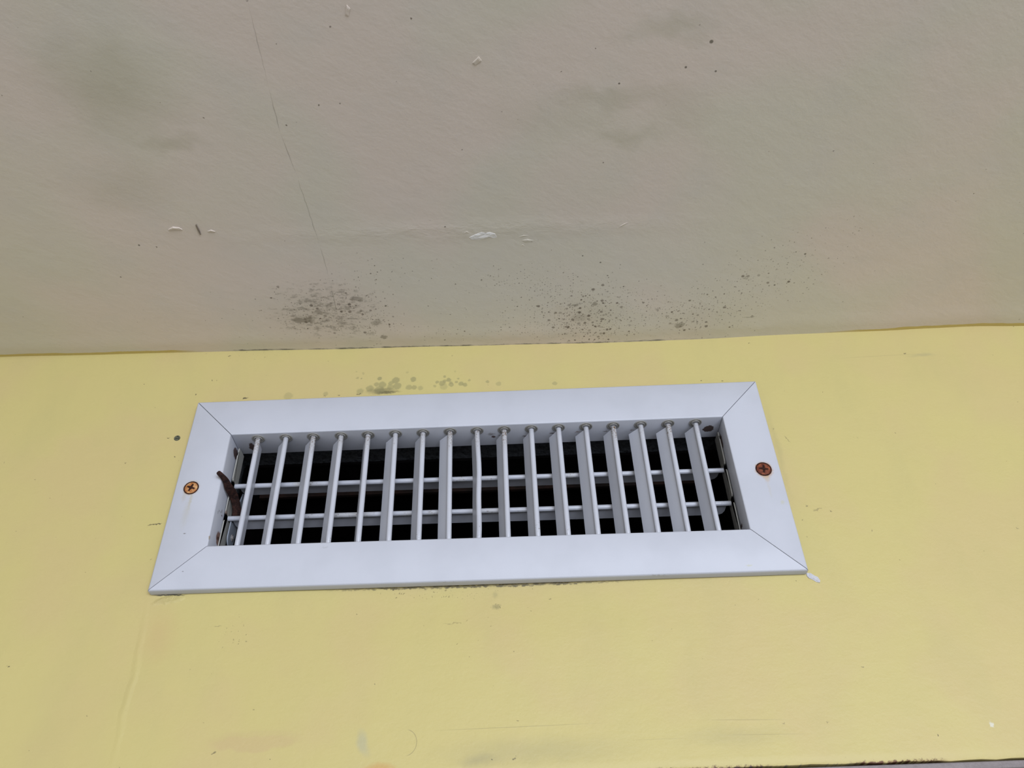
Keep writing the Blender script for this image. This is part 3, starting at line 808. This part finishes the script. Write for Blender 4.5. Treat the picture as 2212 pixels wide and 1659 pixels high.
# damper linkage on the left: grey link plate with rivet, rusty curved lever
bm = bmesh.new()
pts = []
for k in range(13):
    a = math.pi + math.pi * k / 12
    pts.append((0.0285 + 0.0060 * math.cos(a), -0.0235 + 0.0060 * math.sin(a)))
pts += [(0.0365, 0.004), (0.0395, 0.016), (0.0345, 0.016), (0.0290, 0.000), (0.0230, -0.010)]
prism(bm, pts, lambda p: (-0.1676, p[0], p[1]), lambda p: (-0.1668, p[0], p[1]))
bmesh.ops.triangulate(bm, faces=[f for f in bm.faces if len(f.verts) > 4])
plate = link('damper_link_plate', bm, mat_white('grey_link_plate', rough=0.4, tint=(0.27, 0.30, 0.35, 1), dirty=0.3), vent, bevel=0.0002)
bm = bmesh.new()
lathe(bm, [(0.0023, 0.0), (0.0023, 0.0004), (0.0019, 0.0006), (0.0015, 0.0005), (0.0013, 0.0009), (0.0006, 0.0011)], 'x', 24, (-0.1669, 0.0300, -0.0215))
smooth_by_angle(link('rivet', bm, mat_plain('rivet_metal', (0.35, 0.33, 0.32, 1), 0.35, 0.6, 0.4, 900), plate), 50)

LV = [((-0.1645, 0.0262, -0.0095), 0.0032), ((-0.1645, 0.0244, -0.0068), 0.0031), ((-0.1648, 0.0217, -0.0022), 0.0030), ((-0.1655, 0.0165, 0.0022), 0.0028),
      ((-0.1666, 0.0080, 0.0034), 0.0031), ((-0.1673, 0.0050, 0.0040), 0.0028), ((-0.1674, 0.0018, 0.0054), 0.0020), ((-0.1684, -0.0015, 0.0062), 0.0020), ((-0.1699, -0.0036, 0.0072), 0.0017),
      ((-0.1712, -0.0050, 0.0081), 0.0016), ((-0.1718, -0.0057, 0.0086), 0.0011)]
bm = bmesh.new()
prev = None
for i, (p, wd) in enumerate(LV):
    p = Vector(p)
    nx = Vector(LV[min(i + 1, len(LV) - 1)][0]); pv = Vector(LV[max(i - 1, 0)][0])
    d = (nx - pv).normalized()
    side = Vector((0.93, 0.2, 0.32)); side = (side - d * side.dot(d)).normalized()
    up = d.cross(side).normalized()
    wob = 1 + 0.07 * math.sin(i * 2.3)
    ring = []
    for k in range(12):
        a = 2 * math.pi * k / 12
        ca, sa = math.cos(a), math.sin(a)
        ring.append(bm.verts.new(p + side * wd * wob * math.copysign(abs(ca) ** 0.6, ca) + up * 0.0007 * math.copysign(abs(sa) ** 0.7, sa)))
    if prev:
        for k in range(12): bm.faces.new((prev[k], prev[(k + 1) % 12], ring[(k + 1) % 12], ring[k]))
    else:
        bm.faces.new(ring)
    prev = ring
bm.faces.new(list(reversed(prev)))
lever = link('damper_lever', bm, mat_rust('brown_rust', (0.009, 0.004, 0.0035, 1), (0.042, 0.017, 0.012, 1), 450), vent, smooth=True)
lever['label'] = 'curved rusty brown lever'
sd = lever.modifiers.new('sub', 'SUBSURF'); sd.levels = 2; sd.render_levels = 2

# screws
def screw(x, z, r, rot, ma, mb, lab):
    bm = bmesh.new()
    n = 32
    prof = [(r * 0.97, 0.0006), (r, 0.0), (r * 0.97, -0.0003), (r * 0.8, -0.0006), (r * 0.45, -0.0008), (r * 0.06, -0.0008)]
    lathe(bm, prof, 'y', n)
    s = link('screw', bm, ma, vent, (x, 0.0002, z)); smooth_by_angle(s, 50)
    s['label'] = lab
    bm = bmesh.new()
    L, W, y0 = r * 0.60, r * 0.17, -0.00085
    cr = [(L, W * .6), (W, W), (W * .6, L), (-W * .6, L), (-W, W), (-L, W * .6), (-L, -W * .6), (-W, -W), (-W * .6, -L), (W * .6, -L), (W, -W), (L, -W * .6)]
    prism(bm, cr, lambda p: (p[0], y0 + 0.0008, p[1]), lambda p: (p[0] * 1.05, y0, p[1] * 1.05))
    bmesh.ops.triangulate(bm, faces=[f for f in bm.faces if len(f.verts) > 4])
    c = link('cross_recess', bm, mb, s); c.rotation_euler = (0, rot, 0)
    bm = bmesh.new()
    lathe(bm, [(r * 1.0, 0.0), (r * 1.12, 0.0), (r * 1.12, -0.00035), (r * 0.99, -0.00035)], 'y', n)
    link('rust_rim', bm, mb, s)
    return s


M_hole = mat_rust('recess_rust', (0.012, 0.005, 0.004, 1), (0.05, 0.015, 0.008, 1), 900)
screw(-0.18923, 0.0002, 0.00445, 0.35, mat_rust('orange_rust', (0.30, 0.095, 0.018, 1), (0.50, 0.30, 0.14, 1), 420, 0.6), M_hole, 'bright orange rusty screw')
screw(0.18878, -0.0005, 0.00475, 0.15, mat_rust('red_rust', (0.085, 0.020, 0.012, 1), (0.24, 0.070, 0.030, 1), 420, 0.55), M_hole, 'dark red rusty screw')
